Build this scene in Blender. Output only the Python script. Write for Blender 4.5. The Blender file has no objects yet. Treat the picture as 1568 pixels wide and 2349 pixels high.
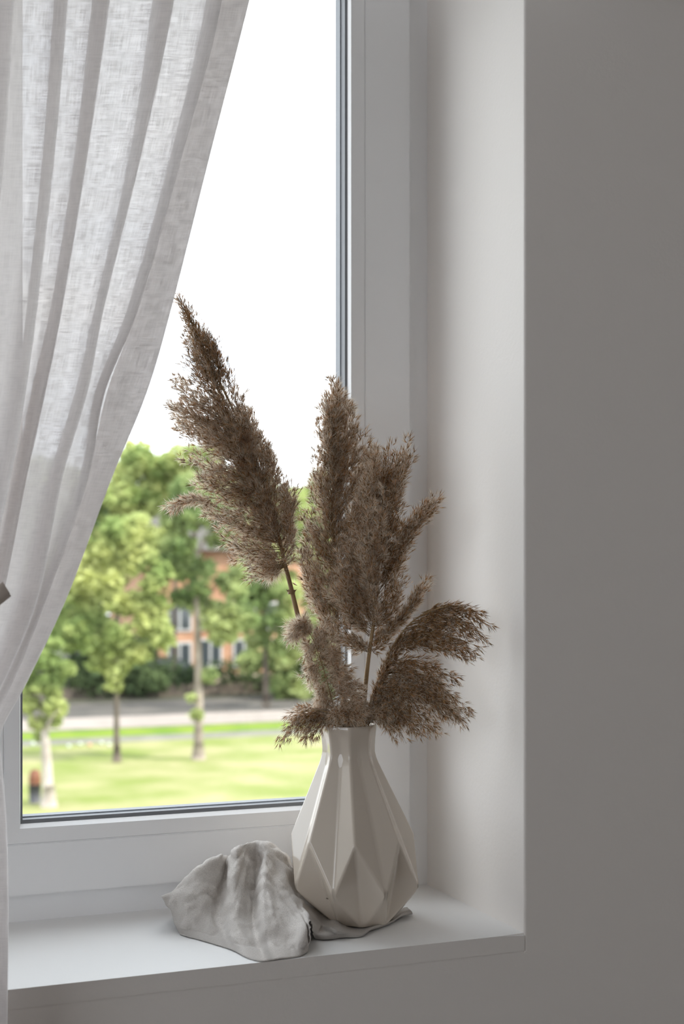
import bpy, bmesh, math, random
import numpy as np
from mathutils import Vector, noise as mnoise

random.seed(7)
rng = np.random.default_rng(7)
R = math.radians
SC = bpy.context.scene
COL = SC.collection

# ------------------------------------------------------------------ camera
FPX, W, H, HOR = 3100.0, 1568, 2349, 1320.0
YAW = R(21.3)
CAM = Vector((-0.769, -1.3885, 0.4167))
cam_d = bpy.data.cameras.new('camera')
cam = bpy.data.objects.new('camera', cam_d)
COL.objects.link(cam)
cam.location = CAM
cam.rotation_euler = (R(90), 0, -YAW)
cam_d.sensor_fit = 'HORIZONTAL'
cam_d.sensor_width = 36
cam_d.lens = 36 * FPX / W
cam_d.shift_y = (HOR - H / 2) / W
cam_d.clip_end = 2000
cam_d.dof.use_dof = True
cam_d.dof.focus_distance = 1.60
cam_d.dof.aperture_fstop = 8.5
SC.camera = cam

# ------------------------------------------------------------------ sky, sun, exposure
SKY = 4.0
world = bpy.data.worlds.new('world')
SC.world = world
world.use_nodes = True
wn, wl = world.node_tree.nodes, world.node_tree.links
wn.clear()
wout = wn.new('ShaderNodeOutputWorld')
wbg = wn.new('ShaderNodeBackground')
wtc = wn.new('ShaderNodeTexCoord')
wmap = wn.new('ShaderNodeMapping')
wmap.inputs['Scale'].default_value = (1.2, 1.2, 4.0)
wno = wn.new('ShaderNodeTexNoise')
wno.inputs['Scale'].default_value = 2.2
wno.inputs['Detail'].default_value = 5
wr = wn.new('ShaderNodeValToRGB')
wr.color_ramp.elements[0].position = 0.35
wr.color_ramp.elements[0].color = (0.74, 0.83, 0.95, 1)
wr.color_ramp.elements[1].position = 0.62
wr.color_ramp.elements[1].color = (1.0, 1.0, 1.0, 1)
wl.new(wtc.outputs['Generated'], wmap.inputs['Vector'])
wl.new(wmap.outputs['Vector'], wno.inputs['Vector'])
wl.new(wno.outputs['Fac'], wr.inputs['Fac'])
wl.new(wr.outputs['Color'], wbg.inputs['Color'])
wbg.inputs['Strength'].default_value = SKY
wl.new(wbg.outputs['Background'], wout.inputs['Surface'])

sun_d = bpy.data.lights.new('sun', 'SUN')
sun = bpy.data.objects.new('sun', sun_d)
COL.objects.link(sun)
sun_d.energy = 8.0
sun_d.color = (1.0, 0.94, 0.82)
sun_d.angle = R(1.5)
sun.rotation_euler = Vector((-0.62, 0.45, -0.85)).to_track_quat('-Z', 'Y').to_euler()

def portal(name, loc, rot, sx, sy):
    d = bpy.data.lights.new(name, 'AREA')
    d.shape = 'RECTANGLE'; d.size = sx; d.size_y = sy
    d.cycles.is_portal = True
    o = bpy.data.objects.new(name, d); COL.objects.link(o)
    o.location = loc; o.rotation_euler = rot
portal('window_portal', (-0.95, 0.42, 0.68), (R(-90), 0, 0), 2.0, 1.45)
portal('fill_opening_portal', (-3.38, -2.25, 1.075), (0, R(-90), 0), 1.35, 2.2)  # samples sky through the fill opening added in the left wall

SC.view_settings.view_transform = 'Standard'
SC.view_settings.look = 'None'
SC.view_settings.gamma = 1
SC.view_settings.exposure = -0.06
SC.view_settings.use_curve_mapping = False
SC.cycles.use_denoising = True
SC.cycles.max_bounces = 14
SC.cycles.diffuse_bounces = 8
SC.cycles.transmission_bounces = 10
SC.cycles.transparent_max_bounces = 32
SC.cycles.sample_clamp_indirect = 8

# ------------------------------------------------------------------ pixel <-> world helpers
cy_, sy_ = math.cos(YAW), math.sin(YAW)
RIGHT = Vector((cy_, -sy_, 0)); FWD = Vector((sy_, cy_, 0)); UP = Vector((0, 0, 1))
def ray(px, py):
    return RIGHT * ((px - W / 2) / FPX) + FWD + UP * ((HOR - py) / FPX)
def P(px, py, d):  return CAM + ray(px, py) * d
def PY(px, py, Y):
    r = ray(px, py); return CAM + r * ((Y - CAM.y) / r.y)
def PZ(px, py, Z):
    r = ray(px, py); return CAM + r * ((Z - CAM.z) / r.z)
def PX(px, py, X):
    r = ray(px, py); return CAM + r * ((X - CAM.x) / r.x)

# ------------------------------------------------------------------ scene helpers
def link_mesh(name, me, mats=None, parent=None):
    o = bpy.data.objects.new(name, me)
    COL.objects.link(o)
    if mats:
        for m in (mats if isinstance(mats, (list, tuple)) else [mats]):
            me.materials.append(m)
    if parent: o.parent = parent
    return o
def obj(name, bm, mats=None, parent=None, smooth=False):
    me = bpy.data.meshes.new(name)
    bm.normal_update()
    bm.to_mesh(me); bm.free()
    if smooth:
        for p in me.polygons: p.use_smooth = True
    return link_mesh(name, me, mats, parent)
def raw(name, verts, faces, mats=None, parent=None, smooth=False):
    me = bpy.data.meshes.new(name)
    me.from_pydata([tuple(v) for v in verts], [], faces)
    if smooth:
        for p in me.polygons: p.use_smooth = True
    return link_mesh(name, me, mats, parent)
def empty(name, loc=(0, 0, 0)):
    o = bpy.data.objects.new(name, None); COL.objects.link(o)
    o.location = loc; o.empty_display_size = 0.1
    return o
def tag(o, label=None, cat=None, group=None, kind=None):
    if label: o['label'] = label
    if cat: o['category'] = cat
    if group: o['group'] = group
    if kind: o['kind'] = kind
    return o
def setparent(o, p):
    """p is an Empty with a location only: keep o where it is."""
    o.parent = p
    o.matrix_parent_inverse = p.matrix_basis.inverted()
    return o
def add_box(bm, lo, hi):
    x0, y0, z0 = lo; x1, y1, z1 = hi
    vs = [bm.verts.new(c) for c in ((x0,y0,z0),(x1,y0,z0),(x1,y1,z0),(x0,y1,z0),(x0,y0,z1),(x1,y0,z1),(x1,y1,z1),(x0,y1,z1))]
    for f in ((0,3,2,1),(4,5,6,7),(0,1,5,4),(1,2,6,5),(2,3,7,6),(3,0,4,7)):
        bm.faces.new([vs[i] for i in f])
    return vs
def box(name, lo, hi, mat, parent=None, bevel=0):
    bm = bmesh.new(); add_box(bm, lo, hi)
    if bevel: bmesh.ops.bevel(bm, geom=bm.edges[:], offset=bevel, segments=2, affect='EDGES', profile=0.5)
    return obj(name, bm, mat, parent)
def add_tube(bm, pts, radii, n=8, cap=True):
    pts = [Vector(p) for p in pts]; rings = []
    ref = Vector((0.3, -0.9, 0.2)).normalized()
    for i, p in enumerate(pts):
        t = (pts[min(i + 1, len(pts) - 1)] - pts[max(i - 1, 0)]).normalized()
        a = t.cross(ref)
        if a.length < 1e-4: a = t.cross(Vector((1, 0, 0)))
        a.normalize(); b = t.cross(a)
        rings.append([bm.verts.new(p + (a * math.cos(k * 2 * math.pi / n) + b * math.sin(k * 2 * math.pi / n)) * radii[i]) for k in range(n)])
    for i in range(len(rings) - 1):
        for k in range(n):
            bm.faces.new((rings[i][k], rings[i][(k + 1) % n], rings[i + 1][(k + 1) % n], rings[i + 1][k]))
    if cap:
        bm.faces.new(rings[0]); bm.faces.new(rings[-1][::-1])
def catmull(pts, m):
    """m samples per span through pts (n, d)"""
    pts = np.asarray(pts, float)
    p = np.vstack([2 * pts[0] - pts[1], pts, 2 * pts[-1] - pts[-2]])
    out = []
    for i in range(len(pts) - 1):
        t = np.linspace(0, 1, m, endpoint=False)[:, None]
        a, b, c, d = p[i], p[i + 1], p[i + 2], p[i + 3]
        out.append(0.5 * ((2 * b) + (c - a) * t + (2 * a - 5 * b + 4 * c - d) * t ** 2 + (3 * b - a - 3 * c + d) * t ** 3))
    out.append(pts[-1][None])
    return np.vstack(out)

# ------------------------------------------------------------------ materials
def mat(name, col, rough=0.5, spec=0.5, **kw):
    m = bpy.data.materials.new(name); m.use_nodes = True
    n, l = m.node_tree.nodes, m.node_tree.links
    b = n['Principled BSDF']
    b.inputs['Base Color'].default_value = (*col, 1)
    b.inputs['Roughness'].default_value = rough
    b.inputs['Specular IOR Level'].default_value = spec
    for k, v in kw.items(): b.inputs[k].default_value = v
    return m
def noise_col(m, c0, c1, scale, detail=4, lo=0.35, hi=0.65, coord='Object', stretch=(1, 1, 1)):
    n, l = m.node_tree.nodes, m.node_tree.links
    tc = n.new('ShaderNodeTexCoord'); mp = n.new('ShaderNodeMapping'); no = n.new('ShaderNodeTexNoise'); r = n.new('ShaderNodeValToRGB')
    mp.inputs['Scale'].default_value = stretch
    no.inputs['Scale'].default_value = scale; no.inputs['Detail'].default_value = detail
    r.color_ramp.elements[0].position = lo; r.color_ramp.elements[0].color = (*c0, 1)
    r.color_ramp.elements[1].position = hi; r.color_ramp.elements[1].color = (*c1, 1)
    l.new(tc.outputs[coord], mp.inputs['Vector']); l.new(mp.outputs['Vector'], no.inputs['Vector'])
    l.new(no.outputs['Fac'], r.inputs['Fac']); l.new(r.outputs['Color'], n['Principled BSDF'].inputs['Base Color'])
    return m
def bump(m, scale, strength, dist=0.002, detail=4, stretch=(1, 1, 1)):
    n, l = m.node_tree.nodes, m.node_tree.links
    tc = n.new('ShaderNodeTexCoord'); mp = n.new('ShaderNodeMapping'); no = n.new('ShaderNodeTexNoise'); b = n.new('ShaderNodeBump')
    mp.inputs['Scale'].default_value = stretch
    no.inputs['Scale'].default_value = scale; no.inputs['Detail'].default_value = detail
    b.inputs['Strength'].default_value = strength; b.inputs['Distance'].default_value = dist
    l.new(tc.outputs['Object'], mp.inputs['Vector']); l.new(mp.outputs['Vector'], no.inputs['Vector'])
    l.new(no.outputs['Fac'], b.inputs['Height']); l.new(b.outputs['Normal'], n['Principled BSDF'].inputs['Normal'])
    return m

M_wall = bump(mat('wall_paint', (0.86, 0.826, 0.794), 0.75, 0.25), 160, 0.12)
M_sill = bump(mat('sill_paint', (0.88, 0.88, 0.875), 0.55, 0.4), 60, 0.12)
M_ceiling = mat('ceiling_paint', (0.82, 0.81, 0.80), 0.9, 0.2)
M_floor = noise_col(mat('oak_floor', (0.34, 0.24, 0.16), 0.45), (0.06, 0.042, 0.030), (0.10, 0.072, 0.052), 3, stretch=(1, 9, 1))
M_pvc = mat('white_pvc', (0.93, 0.935, 0.95), 0.32, 0.5)
M_gasket = mat('grey_gasket', (0.22, 0.23, 0.25), 0.5, 0.4)
M_spacer = mat('aluminium_spacer', (0.20, 0.21, 0.23), 0.5, 0.4)

M_glass = bpy.data.materials.new('window_glass'); M_glass.use_nodes = True
n, l = M_glass.node_tree.nodes, M_glass.node_tree.links
n.clear()
o_ = n.new('ShaderNodeOutputMaterial'); tr = n.new('ShaderNodeBsdfTransparent'); gl = n.new('ShaderNodeBsdfGlossy'); mx = n.new('ShaderNodeMixShader'); fr = n.new('ShaderNodeFresnel')
tr.inputs['Color'].default_value = (0.965, 0.975, 0.97, 1); gl.inputs['Roughness'].default_value = 0.0
fr.inputs['IOR'].default_value = 1.35
l.new(fr.outputs['Fac'], mx.inputs['Fac']); l.new(tr.outputs[0], mx.inputs[1]); l.new(gl.outputs[0], mx.inputs[2]); l.new(mx.outputs[0], o_.inputs['Surface'])

def translucent_mat(name, col, tcol, fac=0.5, alpha=0.0, noise=None):
    m = bpy.data.materials.new(name); m.use_nodes = True
    n, l = m.node_tree.nodes, m.node_tree.links
    n.clear()
    o = n.new('ShaderNodeOutputMaterial'); d = n.new('ShaderNodeBsdfDiffuse'); t = n.new('ShaderNodeBsdfTranslucent'); mx = n.new('ShaderNodeMixShader')
    d.inputs['Color'].default_value = (*col, 1); t.inputs['Color'].default_value = (*tcol, 1); mx.inputs['Fac'].default_value = fac
    l.new(d.outputs[0], mx.inputs[1]); l.new(t.outputs[0], mx.inputs[2])
    last = mx
    if alpha > 0:
        tr = n.new('ShaderNodeBsdfTransparent'); m2 = n.new('ShaderNodeMixShader'); m2.inputs['Fac'].default_value = alpha
        l.new(mx.outputs[0], m2.inputs[1]); l.new(tr.outputs[0], m2.inputs[2]); last = m2
    l.new(last.outputs[0], o.inputs['Surface'])
    if noise:
        (c0, c1, sc) = noise
        tc = n.new('ShaderNodeTexCoord'); no = n.new('ShaderNodeTexNoise'); r = n.new('ShaderNodeValToRGB')
        no.inputs['Scale'].default_value = sc; no.inputs['Detail'].default_value = 3
        r.color_ramp.elements[0].position = 0.38; r.color_ramp.elements[0].color = (*c0, 1)
        r.color_ramp.elements[1].position = 0.62; r.color_ramp.elements[1].color = (*c1, 1)
        l.new(tc.outputs['Object'], no.inputs['Vector']); l.new(no.outputs['Fac'], r.inputs['Fac'])
        l.new(r.outputs['Color'], d.inputs['Color']); l.new(r.outputs['Color'], t.inputs['Color'])
    return m

# ------------------------------------------------------------------ room shell
XL, XR, ZF, ZC, YB, TH = -3.4, 1.6, -0.85, 1.75, -3.9, 0.42
OX0, OX1, OZ0, OZ1 = -1.95, 0.0, -0.02, 1.38            # window opening
def wall_window():
    bm = bmesh.new()
    xs = [XL - .2, OX0, OX1, XR + .2]; zs = [ZF - .1, OZ0, OZ1, ZC + .1]
    def grid(Y):
        return [[bm.verts.new((x, Y, z)) for z in zs] for x in xs]
    a, b = grid(0), grid(TH)
    for i in range(3):
        for j in range(3):
            if i == 1 and j == 1: continue
            bm.faces.new((a[i][j], a[i+1][j], a[i+1][j+1], a[i][j+1]))
            bm.faces.new((b[i][j], b[i][j+1], b[i+1][j+1], b[i+1][j]))
    ring = [(1, 1), (2, 1), (2, 2), (1, 2)]
    for k in range(4):
        p, q = ring[k], ring[(k + 1) % 4]
        bm.faces.new((a[p[0]][p[1]], b[p[0]][p[1]], b[q[0]][q[1]], a[q[0]][q[1]]))
    out = [(0,0),(1,0),(2,0),(3,0),(3,1),(3,2),(3,3),(2,3),(1,3),(0,3),(0,2),(0,1)]
    for k in range(12):
        p, q = out[k], out[(k + 1) % 12]
        bm.faces.new((a[p[0]][p[1]], a[q[0]][q[1]], b[q[0]][q[1]], b[p[0]][p[1]])) 
    bmesh.ops.recalc_face_normals(bm, faces=bm.faces[:])
    bm.edges.ensure_lookup_table()
    es = []
    for e in bm.edges:
        v0, v1 = e.verts[0].co, e.verts[1].co
        on = lambda v: abs(v.y) < 1e-6 and OX0 - 1e-6 <= v.x <= OX1 + 1e-6 and OZ0 - 1e-6 <= v.z <= OZ1 + 1e-6
        if on(v0) and on(v1): 
            if not (abs(v0.z - OZ0) < 1e-6 and abs(v1.z - OZ0) < 1e-6): es.append(e)
    bmesh.ops.bevel(bm, geom=es, offset=0.003, segments=3, affect='EDGES', profile=0.5)
    o = obj('wall_window', bm, M_wall)
    tag(o, 'white painted plaster wall around the window recess', kind='structure')
wall_window()
tag(box('floor', (XL, YB, ZF - .1), (XR, 0, ZF), M_floor), 'oak floor of the room', kind='structure')
tag(box('ceiling', (XL, YB, ZC), (XR, 0, ZC + .1), M_ceiling), 'white ceiling of the room', kind='structure')
tag(box('wall_right', (XR, YB, ZF), (XR + .15, 0, ZC), M_wall), 'white wall at the right of the room', kind='structure')
tag(box('wall_back', (XL, YB - .15, ZF), (XR, YB, ZC), M_wall), 'white wall behind the viewer', kind='structure')
# left wall with an unseen opening added to let in fill daylight
wy0, wy1, wz0, wz1 = -3.3, -1.2, 0.45, 1.7
bm = bmesh.new()
add_box(bm, (XL - .15, YB, ZF), (XL, wy0, ZC)); add_box(bm, (XL - .15, wy1, ZF), (XL, 0, ZC))
add_box(bm, (XL - .15, wy0, ZF), (XL, wy1, wz0)); add_box(bm, (XL - .15, wy0, wz1), (XL, wy1, ZC))
tag(obj('wall_left', bm, M_wall), 'white wall with an opening added for fill light', kind='structure')

# sill
def sill():
    bm = bmesh.new()
    nx, ny = 60, 12
    x0, x1, y0, y1 = OX0, OX1, -0.0008, 0.30
    g = [[bm.verts.new((x0 + (x1 - x0) * i / nx, y0 + (y1 - y0) * j / ny, 0.0)) for j in range(ny + 1)] for i in range(nx + 1)]
    for i in range(nx):
        for j in range(ny): bm.faces.new((g[i][j], g[i+1][j], g[i+1][j+1], g[i][j+1]))
    lo = [bm.verts.new((x0 + (x1 - x0) * i / nx, y0, -0.02)) for i in range(nx + 1)]
    mid = []
    for i in range(nx): bm.faces.new((lo[i], lo[i+1], g[i+1][0], g[i][0]))
    back = [bm.verts.new((x0 + (x1 - x0) * i / nx, y1, -0.02)) for i in range(nx + 1)]
    for i in range(nx): bm.faces.new((lo[i], back[i], back[i+1], lo[i+1])); bm.faces.new((back[i], g[i][ny], g[i+1][ny], back[i+1]))
    bm.faces.new([lo[0]] + g[0] + [back[0]]); bm.faces.new(([lo[-1]] + g[-1] + [back[-1]])[::-1])
    es = [e for e in bm.edges if all(abs(v.co.y - y0) < 1e-6 and abs(v.co.z) < 1e-6 for v in e.verts)]
    bmesh.ops.bevel(bm, geom=es, offset=0.0025, segments=3, affect='EDGES')
    bmesh.ops.recalc_face_normals(bm, faces=bm.faces[:])
    o = obj('trim_1', bm, [M_sill, M_wall])
    for p in o.data.polygons:
        if abs(p.normal.y) > .9: p.material_index = 1
    tag(o, 'white painted windowsill under vase and linen cloth', kind='structure')
sill()

# ------------------------------------------------------------------ window
YF, YS = 0.268, 0.252
zb = {k: PY(*p, YS).z for k, p in dict(lip=(20, 2057.5), bead=(20, 1938), cham=(57, 1901), gask=(57, 1893)).items()}
xr = dict(lip=PY(940, 1200, YS).x, bead=PY(836, 1200, YS).x, cham=PY(806, 1200, YS).x, gask=PY(798, 1200, YS + .008).x)
YG = YS + 0.024
d_bead = xr['lip'] - xr['bead']; d_cham = xr['lip'] - xr['cham']; d_gask = xr['lip'] - xr['gask']
xl_gask = PY(48, 1800, YS + .004).x
xl_lip = xl_gask - d_gask
# bottom distances keep the photo's own heights
db_bead, db_cham, db_gask = zb['bead'] - zb['lip'], zb['cham'] - zb['lip'], zb['gask'] - zb['lip']
FT = 0.05                                             # visible fixed frame at head
def sweep(name, rect, prof_h, prof_v, mat_, parent, bev=0):
    """rect=(x0,x1,z0,z1); profile lists (inset, Y): h for top/bottom rails, v for stiles (same count); mitred joints"""
    x0, x1, z0, z1 = rect
    verts, faces = [], []
    m = len(prof_h)
    for (dh, Y), (dv, Yv) in zip(prof_h, prof_v):
        verts += [(x0 + dv, Y, z0 + dh), (x1 - dv, Y, z0 + dh), (x1 - dv, Y, z1 - dh), (x0 + dv, Y, z1 - dh)]
    for i in range(m):
        j = (i + 1) % m
        for k in range(4):
            q = (k + 1) % 4
            faces.append((i * 4 + k, i * 4 + q, j * 4 + q, j * 4 + k))
    o = raw(name, verts, faces, mat_, parent)
    bm = bmesh.new(); bm.from_mesh(o.data)
    bmesh.ops.recalc_face_normals(bm, faces=bm.faces[:])
    if bev: bmesh.ops.bevel(bm, geom=[e for e in bm.edges if e.calc_face_angle(0) > 0.6], offset=bev, segments=2, affect='EDGES')
    bm.to_mesh(o.data); bm.free()
    return o
win = empty('window_1', (0, 0, 0))
tag(win, 'white plastic framed window looking onto the park', kind='structure')
XF1 = 0.0; 
def sash(x0, x1):
    z0, z1 = zb['lip'], OZ1 - FT
    g = 0.0004
    ph = [(0, YF + .004), (0, YS), (db_bead - g, YS), (db_bead - g / 2, YS + .0012), (db_bead - g / 2, YG + .03), (0, YG + .03)]
    pv = [(0, YF + .004), (0, YS), (d_bead - g, YS), (d_bead - g / 2, YS + .0012), (d_bead - g / 2, YG + .03), (0, YG + .03)]
    s = sweep('sash', (x0, x1, z0, z1), ph, pv, M_pvc, win, 0.0012)
    ph = [(db_bead, YS + .0012), (db_bead + g, YS), (db_cham, YS + .0015), (db_gask, YS + .009), (db_gask, YG), (db_bead, YG)]
    pv = [(d_bead, YS + .0012), (d_bead + g, YS), (d_cham, YS + .0015), (d_gask, YS + .009), (d_gask, YG), (d_bead, YG)]
    sweep('glazing_bead', (x0, x1, z0, z1), ph, pv, M_pvc, s)
    ph = [(db_gask - .001, YS + .010), (db_gask + .0045, YS + .012), (db_gask + .0045, YG + .0025), (db_gask - .001, YG + .0025)]
    pv = [(d_gask - .001, YS + .010), (d_gask + .003, YS + .012), (d_gask + .003, YG + .0025), (d_gask - .001, YG + .0025)]
    sweep('gasket', (x0, x1, z0, z1), ph, pv, M_gasket, s)
    ph = [(db_gask - .004, YG + .002), (db_gask + .006, YG + .002), (db_gask + .006, YG + .018), (db_gask - .004, YG + .018)]
    pv = [(d_gask - .004, YG + .002), (d_gask + .0045, YG + .002), (d_gask + .0045, YG + .018), (d_gask - .004, YG + .018)]
    sweep('spacer_bar', (x0, x1, z0, z1), ph, pv, M_spacer, s)
    for Y in (YG, YG + .020):
        a, b = x0 + d_gask - .002, x1 - d_gask + .002
        c, d = z0 + db_gask - .002, z1 - db_gask + .002
        raw('glass_pane', [(a, Y, c), (b, Y, c), (b, Y, d), (a, Y, d)], [(0, 1, 2, 3)], M_glass, s)
sash(xl_lip, xr['lip'])
sash(OX0 + .045, xl_lip - .02)
# fixed frame and mullion
fh = [(0, YF), (zb['lip'] + .012, YF), (zb['lip'] + .012, YF + .07), (0, YF + .07)]
fv = [(0, YF), (0.0 - xr['lip'] + .012, YF), (0.0 - xr['lip'] + .012, YF + .07), (0, YF + .07)]
sweep('fixed_frame', (OX0, OX1, 0.0, OZ1), fh, fv, M_pvc, win)
box('mullion', (xl_lip - .035, YF - .001, zb['lip'] + .008), (xl_lip + .012, YF + .069, OZ1 - FT), M_pvc, win)

# ------------------------------------------------------------------ vase
vc = PZ(826, 2111, 0.003)
VD = (vc - CAM).dot(FWD)
S = VD / FPX                                          # metres per photo pixel at the vase
M_ceramic = bump(mat('cream_glazed_ceramic', (0.67, 0.60, 0.515), 0.10, 0.5, **{'Coat Weight': 0.35, 'Coat Roughness': 0.06}), 14, 0.05, 0.003)
def make_vase():
    N = 8
    # ring: image y, centre x offset from the foot (px), ridge radius, ridge angle offset, valley radius, valley offset
    base = (P(826, 2106, VD)).z
    hz = lambda y: (2112 - y) * S
    import mathutils
    a0 = -math.pi / 2 - YAW           # direction pointing to the camera
    def pt(ang_deg, r, y, cx):
        a = a0 + R(ang_deg)
        return (RIGHT * ((cx - 826) * S)) + Vector((math.cos(a), math.sin(a), 0)) * r * S + Vector((0, 0, hz(y)))
    rings = []
    def ring(y, cx, rr, ro, rv, vo, z=None):
        L = []
        for k in range(N):
            L.append(pt(k * 45 + ro, rr, y, cx)); L.append(pt(k * 45 + 22.5 + vo, rv, y, cx))
        return L
    Rg = {
     'lip':  ring(1664, 798, 66.5, 3, 63, 3),
     'm1':   ring(1680, 798.2, 65, 3, 59.5, 3),
     'm2':   ring(1697, 798.5, 63.3, 3, 55.5, 3),
     'm3':   ring(1712, 798.8, 62.3, 3, 53, 3),
     'm4':   ring(1726, 799, 62.4, 3, 52, 3),
     'm5':   ring(1738, 799.3, 65.2, 3, 53.5, 3),
     'neck': ring(1752, 800, 70.4, 2.8, 57, 3.1),
    }
    A = [pt(k * 45 + 1.5, 143, 1914, 808) for k in range(N)]
    Bv = [pt(k * 45 + 22.5 + 4, 154, 2028, 814) for k in range(N)]
    C = [pt(k * 45 + 3, 76, 2110, 826) for k in range(N)]
    Cm = [pt(k * 45 + 22.5 + 4, 66, 2110, 826) for k in range(N)]
    for q in C + Cm: q.z = 0.0
    bm = bmesh.new()
    add = lambda v: bm.verts.new(v)
    lip = [add(v) for v in Rg['lip']]; mids = [[add(v) for v in Rg[q]] for q in ('m1','m2','m3','m4','m5')]; nk = [add(v) for v in Rg['neck']]
    a = [add(v) for v in A]; b = [add(v) for v in Bv]; c = [add(v) for v in C]; cm = [add(v) for v in Cm]
    n2 = 2 * N
    seq = [lip] + mids + [nk]
    for r0, r1 in zip(seq[:-1], seq[1:]):
        for i in range(n2): bm.faces.new((r0[i], r1[i], r1[(i+1) % n2], r0[(i+1) % n2]))
    for k in range(N):
        # ridge nk[2k] -> a[k];   valley nk[2k+1] -> b[k]
        k2 = (k + 1) % N
        bm.faces.new((nk[2*k], a[k], b[k], nk[2*k+1]))
        bm.faces.new((nk[2*k+1], b[k], a[k2], nk[(2*k+2) % n2]))
        # lower diamonds a[k], b[k-1], c[k], b[k]
        bk = b[(k - 1) % N]
        bm.faces.new((a[k], bk, c[k])); bm.faces.new((a[k], c[k], b[k]))
        bm.faces.new((b[k], c[k], cm[k])); bm.faces.new((b[k], cm[k], c[k2]))
    base_loop = []
    for k in range(N): base_loop += [c[k], cm[k]]
    bm.faces.new(base_loop[::-1])
    # soften edges
    bmesh.ops.recalc_face_normals(bm, faces=bm.faces[:])
    ringof = {}
    for qi, q in enumerate([lip] + mids + [nk]):
        for v in q: ringof[v] = qi
    rim_edges = [e for e in bm.edges if len(e.link_faces) == 2 and not (e.verts[0] in ringof and e.verts[1] in ringof and ringof[e.verts[0]] == ringof[e.verts[1]])]
    bmesh.ops.bevel(bm, geom=rim_edges, offset=0.003, segments=3, affect='EDGES', profile=0.5, clamp_overlap=True)
    # inner wall: inset copy of rim going down inside
    bnd = [e for e in bm.edges if len(e.link_faces) == 1]
    ctr = pt(0, 0, 1664, 798)
    ret = bmesh.ops.extrude_edge_only(bm, edges=bnd)
    vs = [g for g in ret['geom'] if isinstance(g, bmesh.types.BMVert)]
    for v in vs:
        d = (v.co - ctr); d.z = 0
        v.co -= d.normalized() * 0.0035; v.co.z += 0.0006
    es = [g for g in ret['geom'] if isinstance(g, bmesh.types.BMEdge)]
    for dz, sc in ((-0.03, 0.92), (-0.09, 1.5), (-0.20, 1.2)):
        ret = bmesh.ops.extrude_edge_only(bm, edges=es)
        vs = [g for g in ret['geom'] if isinstance(g, bmesh.types.BMVert)]
        es = [g for g in ret['geom'] if isinstance(g, bmesh.types.BMEdge)]
        cc = sum((v.co for v in vs), Vector()) / len(vs)
        for v in vs:
            d = v.co - cc; d.z = 0
            L = min(d.length * sc, 0.055)
            v.co = Vector((cc.x, cc.y, ctr.z + dz)) + d.normalized() * L + RIGHT * (0.004 if dz < -0.05 else 0)
    bmesh.ops.contextual_create(bm, geom=es)
    bmesh.ops.recalc_face_normals(bm, faces=bm.faces[:])
    o = obj('vase', bm, M_ceramic, smooth=False)
    o.location = (vc.x, vc.y, 0.0035)
    me = o.data
    me.polygons.foreach_set('use_smooth', [True] * len(me.polygons))
    md = o.modifiers.new('weighted', 'WEIGHTED_NORMAL'); md.keep_sharp = False; md.weight = 90
    tag(o, 'cream glazed faceted ceramic vase holding dried reed plumes', 'vase')
    return o
vase = make_vase()

# ------------------------------------------------------------------ dried reed plumes
M_stem = noise_col(mat('dry_stem', (0.30, 0.19, 0.09), 0.5, 0.4), (0.24, 0.15, 0.07), (0.42, 0.29, 0.15), 90, stretch=(1, 1, .2))
M_twig = translucent_mat('dry_twig', (0.36, 0.24, 0.13), (0.30, 0.2, 0.1), 0.25)
M_seed = translucent_mat('seed_husk', (0.19, 0.12, 0.07), (0.24, 0.14, 0.07), 0.45, noise=((0.31, 0.165, 0.062), (0.78, 0.50, 0.255), 160))
M_hair = translucent_mat('silky_hair', (0.50, 0.425, 0.37), (0.55, 0.46, 0.39), 0.6, noise=((0.89, 0.765, 0.63), (0.98, 0.91, 0.80), 60))

def np_mesh(name, verts, tris, mats, parent, matidx=None):
    me = bpy.data.meshes.new(name)
    nv, nt = len(verts), len(tris)
    me.vertices.add(nv); me.vertices.foreach_set('co', verts.astype(np.float32).ravel())
    me.loops.add(nt * 3); me.loops.foreach_set('vertex_index', tris.astype(np.int32).ravel())
    me.polygons.add(nt)
    me.polygons.foreach_set('loop_start', np.arange(0, nt * 3, 3, dtype=np.int32))
    me.polygons.foreach_set('loop_total', np.full(nt, 3, dtype=np.int32))
    if matidx is not None: me.polygons.foreach_set('material_index', matidx.astype(np.int32))
    me.update(calc_edges=True)
    return link_mesh(name, me, mats, parent)
def unit(v):
    return v / np.maximum(np.linalg.norm(v, axis=-1, keepdims=True), 1e-9)
def rand_perp(d):
    r = rng.normal(size=d.shape)
    return unit(r - (r * d).sum(-1, keepdims=True) * d)
def lances(base, dirs, length, width):
    """thin double-kite husks: base, 3 mid points, tip -> 6 tris each"""
    n = len(base)
    a = rand_perp(dirs); b = np.cross(dirs, a)
    mid = base + dirs * (length * 0.38)[:, None]
    w = (width * 0.5)[:, None]
    m1 = mid + a * w; m2 = mid - a * w * 0.5 + b * w * 0.6; m3 = mid - a * w * 0.5 - b * w * 0.6
    tip = base + dirs * length[:, None] + a * (length * rng.normal(0, .06, n))[:, None]
    V = np.stack([base, m1, m2, m3, tip], 1).reshape(-1, 3)
    T = np.array([[0, 2, 1], [0, 3, 2], [0, 1, 3], [4, 1, 2], [4, 2, 3], [4, 3, 1]])
    F = (np.arange(n)[:, None, None] * 5 + T[None]).reshape(-1, 3)
    return V, F
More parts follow.
